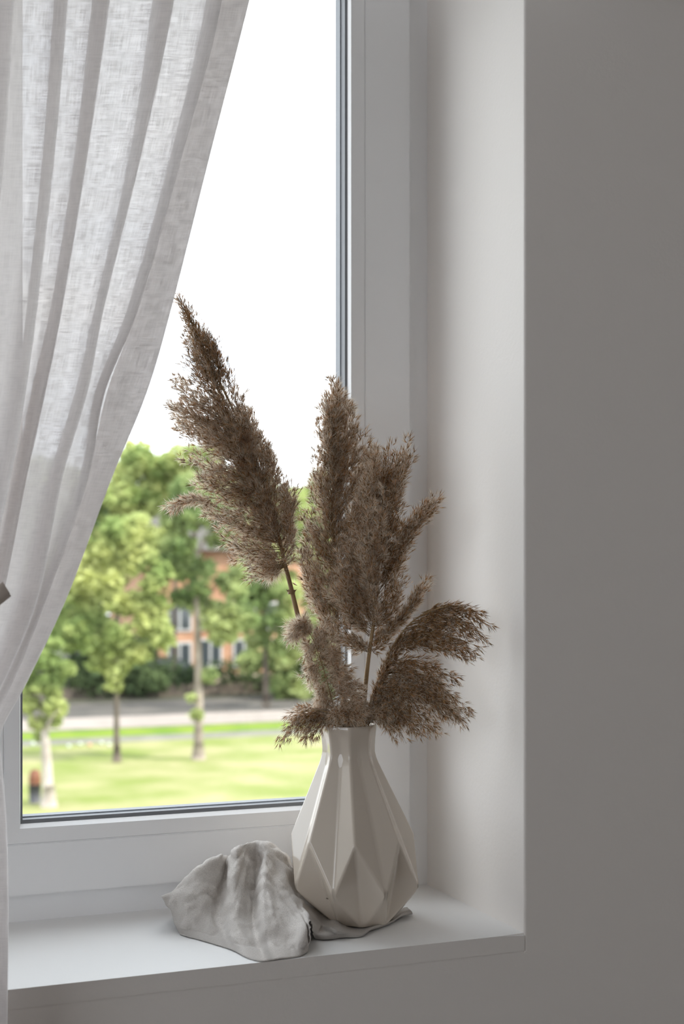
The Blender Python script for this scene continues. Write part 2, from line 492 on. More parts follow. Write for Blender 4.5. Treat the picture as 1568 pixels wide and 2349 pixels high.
def strands(base, dirs, length, width, bend=0.35):
    n = len(base)
    a = rand_perp(dirs); b = rand_perp(dirs)
    w = (width * 0.5)[:, None]; L = length[:, None]
    k = (bend * rng.normal(0.6, 0.6, n))[:, None]
    p1 = base + dirs * L * 0.5 + b * L * k * 0.22
    p2 = base + dirs * L * 0.95 + b * L * k
    V = np.stack([base - a * w, base + a * w, p1 - a * w * .8, p1 + a * w * .8, p2], 1).reshape(-1, 3)
    T = np.array([[0, 1, 3], [0, 3, 2], [2, 3, 4]])
    F = (np.arange(n)[:, None, None] * 5 + T[None]).reshape(-1, 3)
    return V, F
def bez(o, c, t, s):
    s = s[:, None]
    return (1 - s) ** 2 * o + 2 * s * (1 - s) * c + s * s * t
def px2w(a):
    """rows (px, py, depth offset in m) -> world"""
    a = np.asarray(a, float)
    d = VD + a[:, 2]
    r = np.array(RIGHT); f = np.array(FWD); c = np.array(CAM)
    return c + d[:, None] * (r * ((a[:, 0:1] - W / 2) / FPX) + f + np.array([0, 0, 1.0]) * ((HOR - a[:, 1:2]) / FPX))

def build_fan(parent, guides, nb, depth, jit=8, dens=1.0, hair=1.0, slen=(7, 12), hlen=(6, 12), fmin=.45, z0=0.0, droop=0.0, step=2.7, name='seed_spray', seedw=0.92):
    """guides: list of ((ox,oy),(cx,cy),(tx,ty)); nb branches interpolated between neighbours. One mesh per branch group."""
    G = np.array(guides, float)                       # g,3,2
    ng = len(G)
    per = max(1, math.ceil(nb / max(1, (ng - 1)))) if ng > 1 else nb
    for gi in range(max(1, ng - 1)):
        VV, FF, MM, off = [], [], [], 0
        HV, HF, hoff = [], [], 0
        for k in range(per):
            u = rng.random()
            g = G[gi] * (1 - u) + G[min(gi + 1, ng - 1)] * u
            g = g + rng.normal(0, jit * 1.35, (3, 2)) * np.array([[0.25], [0.9], [1.0]])
            f = 1 - (1 - fmin) * rng.random() ** 1.4
            o, c, t = g[0], g[1], g[2]
            # shorten: evaluate sub-curve
            c2 = o + (c - o) * f; t2 = (1 - f) ** 2 * o + 2 * f * (1 - f) * c + f * f * t
            zt = z0 + depth * (rng.random() * 2 - 1)
            cp = px2w([[*o, z0 * .3], [*c2, z0 + zt * .6 - z0 * .6], [*t2, zt]])
            L = np.linalg.norm(cp[2] - cp[1]) + np.linalg.norm(cp[1] - cp[0])
            # twig
            s = np.linspace(0, 1, 8)
            pts = bez(cp[0], cp[1], cp[2], s)
            tv, tf = [], []
            rad = np.linspace(0.00045, 0.00012, 8)
            tg = unit(np.gradient(pts, axis=0))
            a = unit(np.cross(tg, np.array([0.2, 0.9, 0.1]))); b = np.cross(tg, a)
            for q in range(3):
                an = q * 2 * math.pi / 3
                tv.append(pts + (a * math.cos(an) + b * math.sin(an)) * rad[:, None])
            tv = np.stack(tv, 1).reshape(-1, 3)
            for i in range(7):
                for q in range(3):
                    r = (q + 1) % 3
                    tf += [[i*3+q, i*3+r, i*3+3+r], [i*3+q, i*3+3+r, i*3+3+q]]
            tf = np.array(tf)
            VV.append(tv); FF.append(tf + off); MM.append(np.zeros(len(tf))); off += len(tv)
            # husk clusters
            n = max(5, int(L * 1000 / step * dens))
            s = 0.12 + 0.88 * np.sort(rng.random(n)) ** 0.9
            pos = bez(cp[0], cp[1], cp[2], s)
            tan = unit(bez(cp[0], cp[1], cp[2], np.minimum(s + .02, 1.02)) - bez(cp[0], cp[1], cp[2], s - .02))
            side = rand_perp(tan)
            ang = rng.uniform(0.12, 0.85, n)[:, None]
            pos = pos + side * (rng.uniform(0, 4.8, n) * 0.001)[:, None]
            d = unit(tan * np.cos(ang) + side * np.sin(ang) + np.array([0, 0, -droop]))
            m = rng.integers(2, 4, n)
            idx = np.repeat(np.arange(n), m)
            dd = unit(d[idx] + rng.normal(0, .2, (len(idx), 3)))
            ll = rng.uniform(*slen, len(idx)) * 0.001
            v, fc = lances(pos[idx], dd, ll, rng.uniform(.75, 1.2, len(idx)) * seedw * 0.001)
            VV.append(v); FF.append(fc + off); MM.append(np.ones(len(fc))); off += len(v)
            nh = int(n * 7 * hair)
            if nh > 0:
                hi = rng.integers(0, n, nh)
                hb = pos[hi] + d[hi] * (rng.random(nh) * .004)[:, None]
                hd = unit(d[hi] + rng.normal(0, .6, (nh, 3)))
                v, fc = strands(hb, hd, rng.uniform(*hlen, nh) * 0.001, rng.uniform(.20, .38, nh) * 0.001, .5)
                HV.append(v); HF.append(fc + hoff); hoff += len(v)
        sp = np_mesh(name, np.vstack(VV), np.vstack(FF), [M_twig, M_seed], parent, np.concatenate(MM))
        if HV:
            h = np_mesh('silky_hairs', np.vstack(HV), np.vstack(HF), [M_hair], sp)
            h['kind'] = 'stuff'
    return
def stem(parent, pts, r0, r1, name='stem'):
    p = catmull(np.array(pts, float), 8)
    w = px2w(p)
    bm = bmesh.new()
    add_tube(bm, [Vector(q) for q in w], list(np.linspace(r0, r1, len(w))), 8)
    o = obj(name, bm, M_stem, parent, smooth=True)
    return o

# tall plume leaning left
P1 = tag(empty('reed_plume'), 'tallest dried reed plume, leaning left on its long bare stem', 'dried reed', 'dried reed plumes in the vase')
stem(P1, [(800,1760,0),(772,1690,0),(737,1612,0),(712,1520,0),(686,1425,0),(665,1340,0),(652,1290,0),(640,1235,0),(612,1130,0),(575,1030,0),(525,920,0),(480,830,0),(445,750,0),(420,700,0)], .0040, .0006)
bm = bmesh.new()
for (x, y) in ((668, 1358),):
    w_ = px2w([[x, y + 5, 0], [x, y - 5, 0]]); add_tube(bm, [Vector(q) for q in w_], [.0043, .0046], 8)
    for s_ in (-1, 1):
        q = px2w([[x + s_ * 6, y, 0], [x + s_ * 12, y - 6, -.002]]); add_tube(bm, [Vector(z) for z in q], [.0012, .0002], 5)
obj('stem_node', bm, M_stem, P1, smooth=True)
build_fan(P1, [((652,1300),(620,1325),(600,1315)),((652,1290),(600,1300),(535,1285)),((648,1262),(580,1268),(495,1235)),((640,1230),(545,1215),(470,1180)),
  ((630,1185),(540,1150),(445,1145)),((615,1140),(500,1110),(430,1075)),((600,1100),(490,1050),(410,1015)),((580,1060),(470,990),(400,955)),
  ((555,1010),(445,950),(388,905)),((530,950),(445,880),(395,850))], 116, .030, 9, hair=1.35)
build_fan(P1, [((530,950),(445,880),(395,850)),((505,900),(445,835),(428,790)),((480,840),(445,775),(428,735)),((455,780),(430,720),(406,678))], 18, .010, 4, hair=.25, slen=(8,12), dens=.85, fmin=.6, seedw=.8)
build_fan(P1, [((480,830),(450,760),(430,700)),((455,780),(430,720),(404,672)),((440,745),(418,700),(402,668))], 16, .005, 2.5, hair=.3, slen=(8,12), dens=.7, fmin=.7, seedw=.7)
build_fan(P1, [((648,1285),(618,1308),(596,1316)),((650,1295),(630,1318),(618,1325))], 9, .010, 6, hair=3.5, dens=.5, slen=(5,8), hlen=(9,16))
build_fan(P1, [((655,1300),(672,1292),(664,1270)),((650,1265),(668,1225),(656,1190)),((640,1230),(672,1160),(660,1118)),((625,1185),(650,1100),(628,1062)),
  ((600,1120),(622,1040),(592,1002)),((580,1060),(588,990),(562,940)),((550,1000),(556,920),(534,882))], 80, .030, 7, hair=1.3)
build_fan(P1, [((550,1000),(556,920),(534,882)),((520,920),(528,850),(500,800)),((490,860),(480,790),(460,745)),((455,780),(440,720),(412,680))], 16, .010, 4, hair=.35, slen=(8,12), dens=.85, fmin=.6, seedw=.8)
build_fan(P1, [((650,1270),(620,1210),(615,1130)),((630,1200),(600,1130),(570,1050)),((600,1120),(560,1040),(530,960)),((570,1050),(530,960),(500,880))], 64, .028, 12, hair=1.4)
build_fan(P1, [((645,1250),(590,1180),(560,1130)),((630,1200),(570,1110),(520,1050)),((610,1140),(545,1050),(490,980)),((580,1060),(510,970),(460,890)),((540,970),(480,880),(445,820)),((495,880),(455,790),(425,710))], 46, .026, 12, hair=.9)
build_fan(P1, [((500,1160),(430,1120),(374,1193)),((500,1165),(430,1130),(385,1170))], 6, .008, 4, hair=1.6, dens=1.1)
build_fan(P1, [((505,900),(455,830),(425,770)),((490,870),(470,790),(440,735)),((500,880),(490,810),(470,760)),((515,900),(510,840),(492,790))], 34, .014, 7, hair=.3, slen=(8,12), dens=.8, seedw=.8)
# upright plume in the middle, with pale tip
P2 = tag(empty('reed_plume'), 'upright dried reed plume in the middle with pale pointed tip before the frame', 'dried reed', 'dried reed plumes in the vase')
stem(P2, [(808,1760,.015),(795,1690,.016),(779,1520,.02),(773,1400,.02),(768,1250,.02),(766,1100,.02),(765,950,.02),(765,875,.02)], .0028, .0004)
build_fan(P2, [((776,1500),(755,1450),(742,1385)),((774,1450),(725,1400),(700,1330)),((772,1400),(705,1350),(688,1265)),((770,1330),(705,1270),(690,1195)),
  ((768,1260),(712,1190),(700,1130)),((766,1180),(730,1120),(730,1060)),((766,1100),(738,1040),(729,985)),((765,1020),(742,970),(740,925)),((765,950),(750,900),(762,868))], 84, .028, 8, hair=1.2, z0=.02)
build_fan(P2, [((774,1450),(820,1400),(850,1330)),((772,1380),(830,1320),(860,1240)),((770,1300),(830,1220),(860,1150)),((768,1220),(830,1150),(850,1080)),
  ((766,1150),(815,1070),(833,1012)),((766,1080),(800,1010),(812,972)),((765,1010),(788,950),(795,925)),((765,940),(782,900),(772,868))], 92, .028, 8, hair=1.25, z0=.02)
build_fan(P2, [((775,1460),(760,1380),(745,1290)),((771,1380),(780,1300),(800,1200)),((768,1300),(760,1220),(740,1130)),((767,1220),(775,1130),(785,1040))], 34, .028, 12, hair=1.1, z0=.02)
build_fan(P2, [((767,1220),(775,1130),(785,1040)),((766,1120),(758,1050),(752,970)),((765,1020),(770,940),(768,875))], 34, .016, 4, fmin=.6, hair=1.1, z0=.02)
# dense plume to the right, with loose side tufts
P5 = tag(empty('reed_plume'), 'dense dark reed plume right of centre with loose side tufts', 'dried reed', 'dried reed plumes in the vase')
stem(P5, [(815,1760,0),(828,1680,-.003),(838,1570,-.005),(846,1500,-.005),(860,1400,-.005),(868,1300,-.005),(874,1200,-.005),(882,1120,-.005),(905,1040,-.005)], .0036, .0005)
build_fan(P5, [((845,1500),(805,1505),(778,1462)),((848,1470),(800,1440),(770,1400)),((852,1440),(790,1400),(760,1330)),((858,1400),(800,1350),(775,1270)),((865,1330),(810,1270),(790,1190)),((870,1260),(830,1200),(820,1130)),((876,1180),(848,1110),(840,1050)),((880,1130),(865,1060),(858,1003))], 90, .030, 9, hair=1.4, z0=-.012)
build_fan(P5, [((845,1500),(870,1500),(895,1465)),((850,1460),(895,1450),(915,1400)),((858,1420),(898,1400),(920,1330)),((864,1370),(910,1320),(930,1230)),((868,1310),(910,1240),(920,1160)),((872,1240),(905,1150),(915,1080)),((878,1180),(915,1110),(938,1010)),((882,1140),(905,1080),(930,1035)),((882,1140),(890,1080),(870,1020))], 84, .026, 8, hair=.7, z0=-.005)
build_fan(P5, [((855,1440),(835,1380),(830,1310)),((862,1380),(850,1320),(850,1240)),((868,1300),(860,1240),(860,1160)),((874,1220),(875,1160),(885,1090))], 46, .03, 14, hair=1.6, z0=-.02)
build_fan(P5, [((872,1330),(915,1200),(1008,1126)),((880,1330),(950,1230),(1002,1150))], 22, .010, 5, hair=.8, slen=(6,11))
build_fan(P5, [((858,1470),(930,1420),(980,1325)),((858,1480),(925,1435),(968,1345))], 20, .007, 4, hair=.9, slen=(6,11))
# right-hand drooping plume
P3 = tag(empty('reed_plume'), 'arching dried reed plume drooping to the right towards the reveal', 'dried reed', 'dried reed plumes in the vase')
stem(P3, [(810,1760,-.005),(832,1690,-.01),(850,1610,-.012),(878,1530,-.015),(915,1460,-.02),(960,1415,-.022),(1020,1392,-.024),(1075,1390,-.024)], .0020, .0003)
build_fan(P3, [((980,1402),(1060,1370),(1118,1420)),((950,1420),(1050,1390),(1122,1462)),((920,1450),(1020,1405),(1118,1480)),((905,1475),(1000,1440),(1108,1512)),((895,1500),(980,1470),(1080,1530))], 64, .018, 3.5, hair=.35, z0=-.02, slen=(7,12), droop=.12, dens=.75)
build_fan(P3, [((885,1520),(970,1490),(1050,1540)),((878,1530),(960,1510),(1045,1575))], 12, .012, 6, hair=.4, z0=-.02, dens=.8)
build_fan(P3, [((875,1540),(985,1515),(1088,1640)),((865,1560),(975,1545),(1070,1658)),((860,1580),(960,1575),(1035,1650)),((855,1600),(930,1600),(990,1712)),((850,1620),(905,1615),(955,1690)),((850,1640),(880,1640),(902,1712))], 96, .024, 5, hair=.7, z0=-.02, slen=(7,11), droop=.1, dens=.85)
build_fan(P3, [((840,1680),(850,1630),(870,1590)),((850,1640),(862,1590),(885,1545)),((868,1570),(885,1520),(912,1480)),((895,1510),(920,1465),(955,1435))], 40, .006, 4, hair=.5, z0=-.015, slen=(6,10))
build_fan(P3, [((850,1640),(880,1620),(920,1640)),((840,1660),(860,1635),(890,1665))], 24, .025, 8, hair=1.4, z0=-.015)
# short fluffy plume left of the mouth
P4 = tag(empty('reed_plume'), 'short fluffy pale reed plume against the bare stem above the rim', 'dried reed', 'dried reed plumes in the vase')
stem(P4, [(800,1760,-.01),(783,1685,-.015),(762,1610,-.023),(740,1530,-.028),(714,1460,-.028),(685,1428,-.028)], .0011, .0003)
build_fan(P4, [((712,1455),(682,1410),(660,1462)),((710,1450),(680,1425),(668,1475)),((708,1448),(700,1430),(690,1425))], 44, .010, 7, hair=1.7, z0=-.028, slen=(6,9))
build_fan(P4, [((715,1480),(735,1440),(722,1432)),((720,1500),(755,1465),(750,1452)),((728,1520),(770,1500),(780,1510)),((742,1555),(785,1530),(805,1548)),((755,1590),(805,1570),(835,1590)),((765,1630),(815,1605),(845,1635)),((772,1660),(820,1645),(840,1662))], 100, .018, 9, hair=1.6, z0=-.024, slen=(6,9), dens=.85)
build_fan(P4, [((715,1480),(702,1465),(694,1488)),((730,1530),(715,1530),(712,1560)),((750,1580),(735,1590),(732,1620)),((765,1630),(748,1630),(738,1650))], 60, .014, 7, hair=1.7, z0=-.024, slen=(6,9), dens=.85)
# low spray hanging over the rim on the left
P6 = tag(empty('reed_plume'), 'low reed spray hanging over the left side of the rim', 'dried reed', 'dried reed plumes in the vase')
stem(P6, [(806,1760,-.01),(795,1690,-.016),(772,1645,-.032),(735,1630,-.038),(700,1632,-.038),(672,1650,-.038)], .0011, .0003)
build_fan(P6, [((765,1640),(690,1595),(640,1655)),((760,1645),(685,1620),(640,1712)),((760,1650),(712,1645),(690,1708)),((772,1652),(738,1655),(728,1705))], 30, .012, 4, hair=.7, z0=-.034, slen=(7,12), droop=.15, fmin=.6, dens=.8)
build_fan(P6, [((790,1668),(760,1630),(745,1655)),((795,1668),(790,1630),(800,1640)),((810,1668),(820,1625),(835,1650))], 40, .018, 7, hair=1.3, z0=-.028)

# ------------------------------------------------------------------ linen cloth
M_linen = bpy.data.materials.new('grey_linen'); M_linen.use_nodes = True
n, l = M_linen.node_tree.nodes, M_linen.node_tree.links
b = n['Principled BSDF']; b.inputs['Roughness'].default_value = 0.95; b.inputs['Specular IOR Level'].default_value = 0.1
uv = n.new('ShaderNodeUVMap')
def stretched(sx, sy, scale, nodes=n, links=l, src=uv.outputs['UV']):
    mp = nodes.new('ShaderNodeMapping'); mp.inputs['Scale'].default_value = (sx, sy, 1)
    no = nodes.new('ShaderNodeTexNoise'); no.inputs['Scale'].default_value = scale; no.inputs['Detail'].default_value = 3
    links.new(src, mp.inputs['Vector']); links.new(mp.outputs['Vector'], no.inputs['Vector']); return no.outputs['Fac']
w1 = stretched(2.2, 13, 14); w2 = stretched(13, 2.2, 14)
mxx = n.new('ShaderNodeMath'); mxx.operation = 'ADD'; l.new(w1, mxx.inputs[0]); l.new(w2, mxx.inputs[1])
rp = n.new('ShaderNodeValToRGB'); hf = n.new('ShaderNodeMath'); hf.operation = 'MULTIPLY'; hf.inputs[1].default_value = 0.5
l.new(mxx.outputs[0], hf.inputs[0]); l.new(hf.outputs[0], rp.inputs['Fac'])
rp.color_ramp.elements[0].position = 0.36; rp.color_ramp.elements[0].color = (0.60, 0.56, 0.52, 1)
rp.color_ramp.elements[1].position = 0.62; rp.color_ramp.elements[1].color = (0.84, 0.80, 0.765, 1)
l.new(rp.outputs['Color'], b.inputs['Base Color'])
bp = n.new('ShaderNodeBump'); bp.inputs['Strength'].default_value = 0.9; bp.inputs['Distance'].default_value = 0.0016
l.new(hf.outputs[0], bp.inputs['Height']); l.new(bp.outputs['Normal'], b.inputs['Normal'])

def SY(px, py): return PZ(px, py, 0.0).y
def make_cloth():
    Sx = lambda x, y, z=0.0015: PZ(x, y, z)
    Q = lambda x, y, Y: PY(x, y, Y)
    cols = [
     [Sx(413,2143), Q(405,2128,.154), Q(398,2108,.158), Q(390,2086,.162), Q(381,2072,.166), Q(372,2059,.171), Q(386,2072,.195), Q(402,2092,.220)],
     [Sx(432,2149), Q(424,2134,.135), Q(414,2112,.142), Q(406,2085,.150), Q(400,2060,.158), Q(401,2034,.172), Q(412,2058,.200), Q(425,2091,.228)],
     [Sx(452,2154), Q(444,2134,.122), Q(434,2108,.130), Q(428,2072,.140), Q(430,2038,.152), Q(436,2005,.172), Q(442,2040,.205), Q(450,2088,.238)],
     [Sx(486,2164), Q(474,2138,.104), Q(464,2110,.120), Q(460,2068,.136), Q(468,2020,.152), Q(478,1974,.175), Q(484,2015,.212), Q(490,2082,.248)],
     [Sx(510,2171), Q(496,2140,.094), Q(484,2108,.116), Q(486,2062,.142), Q(496,2008,.162), Q(507,1960,.180), Q(512,2005,.216), Q(515,2079,.252)],
     [Sx(530,2178), Q(514,2142,.084), Q(500,2106,.116), Q(506,2058,.152), Q(516,2004,.176), Q(525,1964,.190), Q(531,2005,.218), Q(535,2077,.253)],
     [Sx(548,2187), Q(532,2144,.070), Q(524,2104,.098), Q(526,2050,.124), Q(530,1992,.146), Q(536,1950,.168), Q(546,1995,.214), Q(552,2076,.252)],
     [Sx(566,2196), Q(552,2146,.060), Q(546,2106,.090), Q(546,2048,.116), Q(548,1985,.140), Q(550,1940,.164), Q(560,1990,.212), Q(566,2074,.252)],
     [Sx(590,2203), Q(576,2150,.053), Q(570,2108,.092), Q(570,2046,.130), Q(572,1984,.160), Q(569,1934,.176), Q(578,1985,.214), Q(584,2072,.252)],
     [Sx(610,2204), Q(592,2152,.050), Q(582,2106,.096), Q(586,2042,.138), Q(592,1984,.164), Q(590,1931,.178), Q(598,1982,.214), Q(602,2070,.252)],
     [Sx(626,2202), Q(610,2154,.040), Q(598,2104,.066), Q(600,2040,.100), Q(604,1984,.134), Q(606,1931,.168), Q(614,1980,.210), Q(618,2068,.252)],
     [Sx(645,2199), Q(630,2155,.034), Q(614,2102,.058), Q(614,2040,.094), Q(618,1986,.130), Q(622,1933,.166), Q(632,1980,.206), Q(636,2066,.252)],
     [Sx(668,2196), Q(654,2156,.028), Q(638,2104,.054), Q(634,2046,.094), Q(636,1994,.132), Q(639,1943,.164), Q(650,1985,.204), Q(654,2063,.250)],
     [Sx(690,2192), Q(680,2152,.018), Q(664,2106,.050), Q(656,2060,.088), Q(654,2012,.124), Q(655,1962,.160), Q(670,1990,.200), Q(678,2060,.248)],
     [Sx(704,2183), Q(702,2130,.012), Q(686,2100,.046), Q(676,2072,.080), Q(672,2044,.114), Q(670,2010,.152), Q(688,2015,.195), Q(698,2058,.242)],
     [Sx(706,2180), Q(705,2132,.016), Q(692,2100,.046), Q(684,2080,.078), Q(680,2060,.108), Q(678,2030,.145), Q(696,2030,.188), Q(708,2057,.236)],
     [Q(708,2146,.010), Q(706,2112,.022), Q(698,2098,.048), Q(690,2084,.078), Q(685,2066,.106), Q(684,2045,.140), Q(702,2040,.184), Q(716,2057,.230)],
     [Q(710,2109,.020), Q(708,2102,.034), Q(702,2094,.052), Q(695,2086,.076), Q(690,2070,.102), Q(690,2052,.132), Q(708,2046,.178), Q(724,2058,.222)],
     [Q(715,2126,.040), Q(712,2112,.050), Q(708,2102,.062), Q(700,2095,.078), Q(698,2080,.100), Q(700,2064,.130), Q(716,2056,.172), Q(732,2060,.215)],
     [Sx(723,2153), Q(720,2138,.060), Q(720,2122,.070), Q(716,2108,.084), Q(716,2096,.100), Q(722,2084,.122), Q(738,2074,.158), Q(752,2066,.202)],
     [Sx(745,2155), Sx(742,2146,.006), Q(740,2134,.078), Q(740,2122,.086), Q(742,2112,.098), Q(748,2102,.115), Sx(764,2088,.004), Sx(780,2072,.002)],
     [Sx(781,2151), Sx(778,2144,.006), Sx(774,2138,.010), Sx(770,2130,.012), Sx(770,2121,.010), Sx(774,2112,.005), Sx(788,2095,.002), Sx(805,2078,.0015)],
     [Sx(812,2150), Sx(810,2144,.004), Sx(806,2138,.005), Sx(804,2130,.003), Sx(804,2122,.0015), Sx(808,2112,.0015), Sx(820,2098,.0015), Sx(832,2082,.0015)],
     [Sx(832,2147), Sx(832,2142,.004), Sx(832,2135,.003), Sx(832,2128,.0015), Sx(834,2120,.0015), Sx(838,2111,.0015), Sx(846,2100,.0015), Sx(856,2084,.0015)],
     [Sx(848,2134), Sx(850,2130,.006), Sx(851,2126,.003), Sx(853,2121,.0015), Sx(856,2115,.0015), Sx(860,2108,.0015), Sx(868,2098,.0015), Sx(878,2085,.0015)],
     [Sx(872,2126), Sx(873,2122,.005), Sx(875,2118,.003), Sx(877,2114,.0015), Sx(880,2110,.0015), Sx(884,2104,.0015), Sx(890,2096,.0015), Sx(898,2086,.0015)],
     [Sx(898,2117), Sx(899,2113,.006), Sx(901,2109,.004), Sx(902,2106,.002), Sx(904,2102,.0015), Sx(908,2098,.0015), Sx(912,2092,.0015), Sx(918,2085,.0015)],
     [Sx(922,2102), Sx(922,2099,.008), Sx(922,2095,.008), Sx(922,2092,.005), Sx(923,2090,.003), Sx(924,2088,.002), Sx(926,2086,.0015), Sx(928,2082,.0015)],
     [Sx(946,2096,.002), Sx(945,2093,.008), Sx(943,2090,.011), Sx(941,2088,.009), Sx(940,2087,.006), Sx(938,2086,.004), Sx(936,2084,.003), Sx(934,2081,.0015)],
    ]
    A = np.array([[list(v) for v in c] for c in cols])       # nc, nr, 3
    mu, mv = 9, 14
    B = np.stack([catmull(A[:, r], mu) for r in range(A.shape[1])], 1)
    C = np.stack([catmull(B[i], mv) for i in range(B.shape[0])], 0)
    nu, nv = C.shape[:2]
    # smooth a little
    for _ in range(1):
        D = C.copy()
        D[1:-1, 1:-1] = C[1:-1, 1:-1] * .5 + (C[2:, 1:-1] + C[:-2, 1:-1] + C[1:-1, 2:] + C[1:-1, :-2]) * .125
        C = D
    du = np.gradient(C, axis=0); dv = np.gradient(C, axis=1)
    nrm = unit(np.cross(du, dv))
    pk = PY(606, 1940, .13)
    for i in range(nu):
        for j in range(nv):
            c = Vector(C[i, j])
            k = mnoise.noise(c * 55) * .0013 + mnoise.noise(Vector((c.x*90+c.z*60, c.z*50-c.x*20, c.y*40))) * .0012 + mnoise.noise(Vector((c.x * 150, c.y * 150, c.z * 60)) + Vector((3, 1, 2))) * .0009
            ddx, ddz = (c.x - pk.x), (c.z - pk.z)
            th_ = math.atan2(ddz, ddx); rr_ = math.hypot(ddx, ddz)
            k += mnoise.noise(Vector((th_ * 5.5, rr_ * 14, 4.2))) * .0032 * min(1, rr_ / .03)
            k += (abs(mnoise.noise(Vector((c.x * 38, c.z * 38 + c.y * 30, 8.1)))) - .2) * -.004
            k += mnoise.noise(Vector((th_ * 16, rr_ * 45, 9.7))) * .0011 * min(1, rr_ / .04)
            amp = 1 if C[i, j, 2] > .008 else .25
            if j < 4: k += .0011 * math.sin(i * 1.7 + math.sin(i * .6) * 2) * (4 - j) / 4
            C[i, j] = C[i, j] - nrm[i, j] * k * amp
    C[..., 2] = np.maximum(C[..., 2], 0.0012)
    bm = bmesh.new(); uvl = bm.loops.layers.uv.new('UVMap')
    vs = [[bm.verts.new(C[i, j]) for j in range(nv)] for i in range(nu)]
    # arc-length style uv
    ul = np.concatenate([[0], np.cumsum(np.linalg.norm(np.diff(C[:, nv // 2], axis=0), axis=1))])
    vl = np.concatenate([[0], np.cumsum(np.linalg.norm(np.diff(C[nu // 3], axis=0), axis=1))])
    for i in range(nu - 1):
        for j in range(nv - 1):
            f = bm.faces.new((vs[i][j], vs[i+1][j], vs[i+1][j+1], vs[i][j+1]))
            f.smooth = True
            for lp, (a, b_) in zip(f.loops, ((i, j), (i+1, j), (i+1, j+1), (i, j+1))):
                lp[uvl].uv = (ul[a] * 10, vl[b_] * 10)
    o = obj('linen_cloth', bm, M_linen)
    md = o.modifiers.new('thickness', 'SOLIDIFY'); md.thickness = 0.0009; md.offset = 0
    tag(o, 'crumpled grey beige linen cloth on the sill beside and under the vase', 'cloth')
make_cloth()

# ------------------------------------------------------------------ curtain
M_curt = bpy.data.materials.new('sheer_linen_curtain'); M_curt.use_nodes = True
n, l = M_curt.node_tree.nodes, M_curt.node_tree.links
n.clear()
o_ = n.new('ShaderNodeOutputMaterial'); uv = n.new('ShaderNodeUVMap')
df = n.new('ShaderNodeBsdfDiffuse'); tl = n.new('ShaderNodeBsdfTranslucent'); tr = n.new('ShaderNodeBsdfTransparent')
m1 = n.new('ShaderNodeMixShader'); m2 = n.new('ShaderNodeMixShader')
df.inputs['Color'].default_value = (0.78, 0.745, 0.73, 1); tl.inputs['Color'].default_value = (0.85, 0.83, 0.82, 1); m1.inputs['Fac'].default_value = 0.56
tr.inputs['Color'].default_value = (1, 1, 1, 1)
h1 = stretched(5, 120, 1.0, n, l, uv.outputs['UV']); h2 = stretched(150, 4, 1.0, n, l, uv.outputs['UV']); h3 = stretched(12, 12, 1.0, n, l, uv.outputs['UV'])
s1 = n.new('ShaderNodeMath'); s1.operation = 'ADD'; l.new(h1, s1.inputs[0]); l.new(h2, s1.inputs[1])
s2 = n.new('ShaderNodeMath'); s2.operation = 'ADD'; h3m = n.new('ShaderNodeMath'); h3m.operation = 'MULTIPLY'; h3m.inputs[1].default_value = 0.4; l.new(h3, h3m.inputs[0])
l.new(s1.outputs[0], s2.inputs[0]); l.new(h3m.outputs[0], s2.inputs[1])
mr = n.new('ShaderNodeMapRange'); mr.inputs['From Min'].default_value = 1.04; mr.inputs['From Max'].default_value = 1.42
mr.inputs['To Min'].default_value = 0.015; mr.inputs['To Max'].default_value = 0.10
l.new(s2.outputs[0], mr.inputs['Value'])
wc = n.new('ShaderNodeMapRange'); wc.inputs['From Min'].default_value = 1.00; wc.inputs['From Max'].default_value = 1.36
wc.inputs['To Min'].default_value = 0.70; wc.inputs['To Max'].default_value = 0.98
wt = n.new('ShaderNodeCombineColor'); wm = [n.new('ShaderNodeMath') for _ in range(2)]
l.new(s2.outputs[0], wc.inputs['Value'])
for k_, f_ in enumerate((0.968, 0.962)):
    wm[k_].operation = 'MULTIPLY'; wm[k_].inputs[1].default_value = f_; l.new(wc.outputs[0], wm[k_].inputs[0])
l.new(wc.outputs[0], wt.inputs[0]); l.new(wm[0].outputs[0], wt.inputs[1]); l.new(wm[1].outputs[0], wt.inputs[2])
l.new(wt.outputs[0], tl.inputs['Color'])
l.new(df.outputs[0], m1.inputs[1]); l.new(tl.outputs[0], m1.inputs[2])
l.new(mr.outputs[0], m2.inputs['Fac']); l.new(m1.outputs[0], m2.inputs[1]); l.new(tr.outputs[0], m2.inputs[2]); l.new(m2.outputs[0], o_.inputs['Surface'])

YC = -0.065
ys = [-420, 0, 350, 700, 900, 1100, 1364, 1560, 1680, 1760, 1900, 2100, 2349, 2700, 3150]
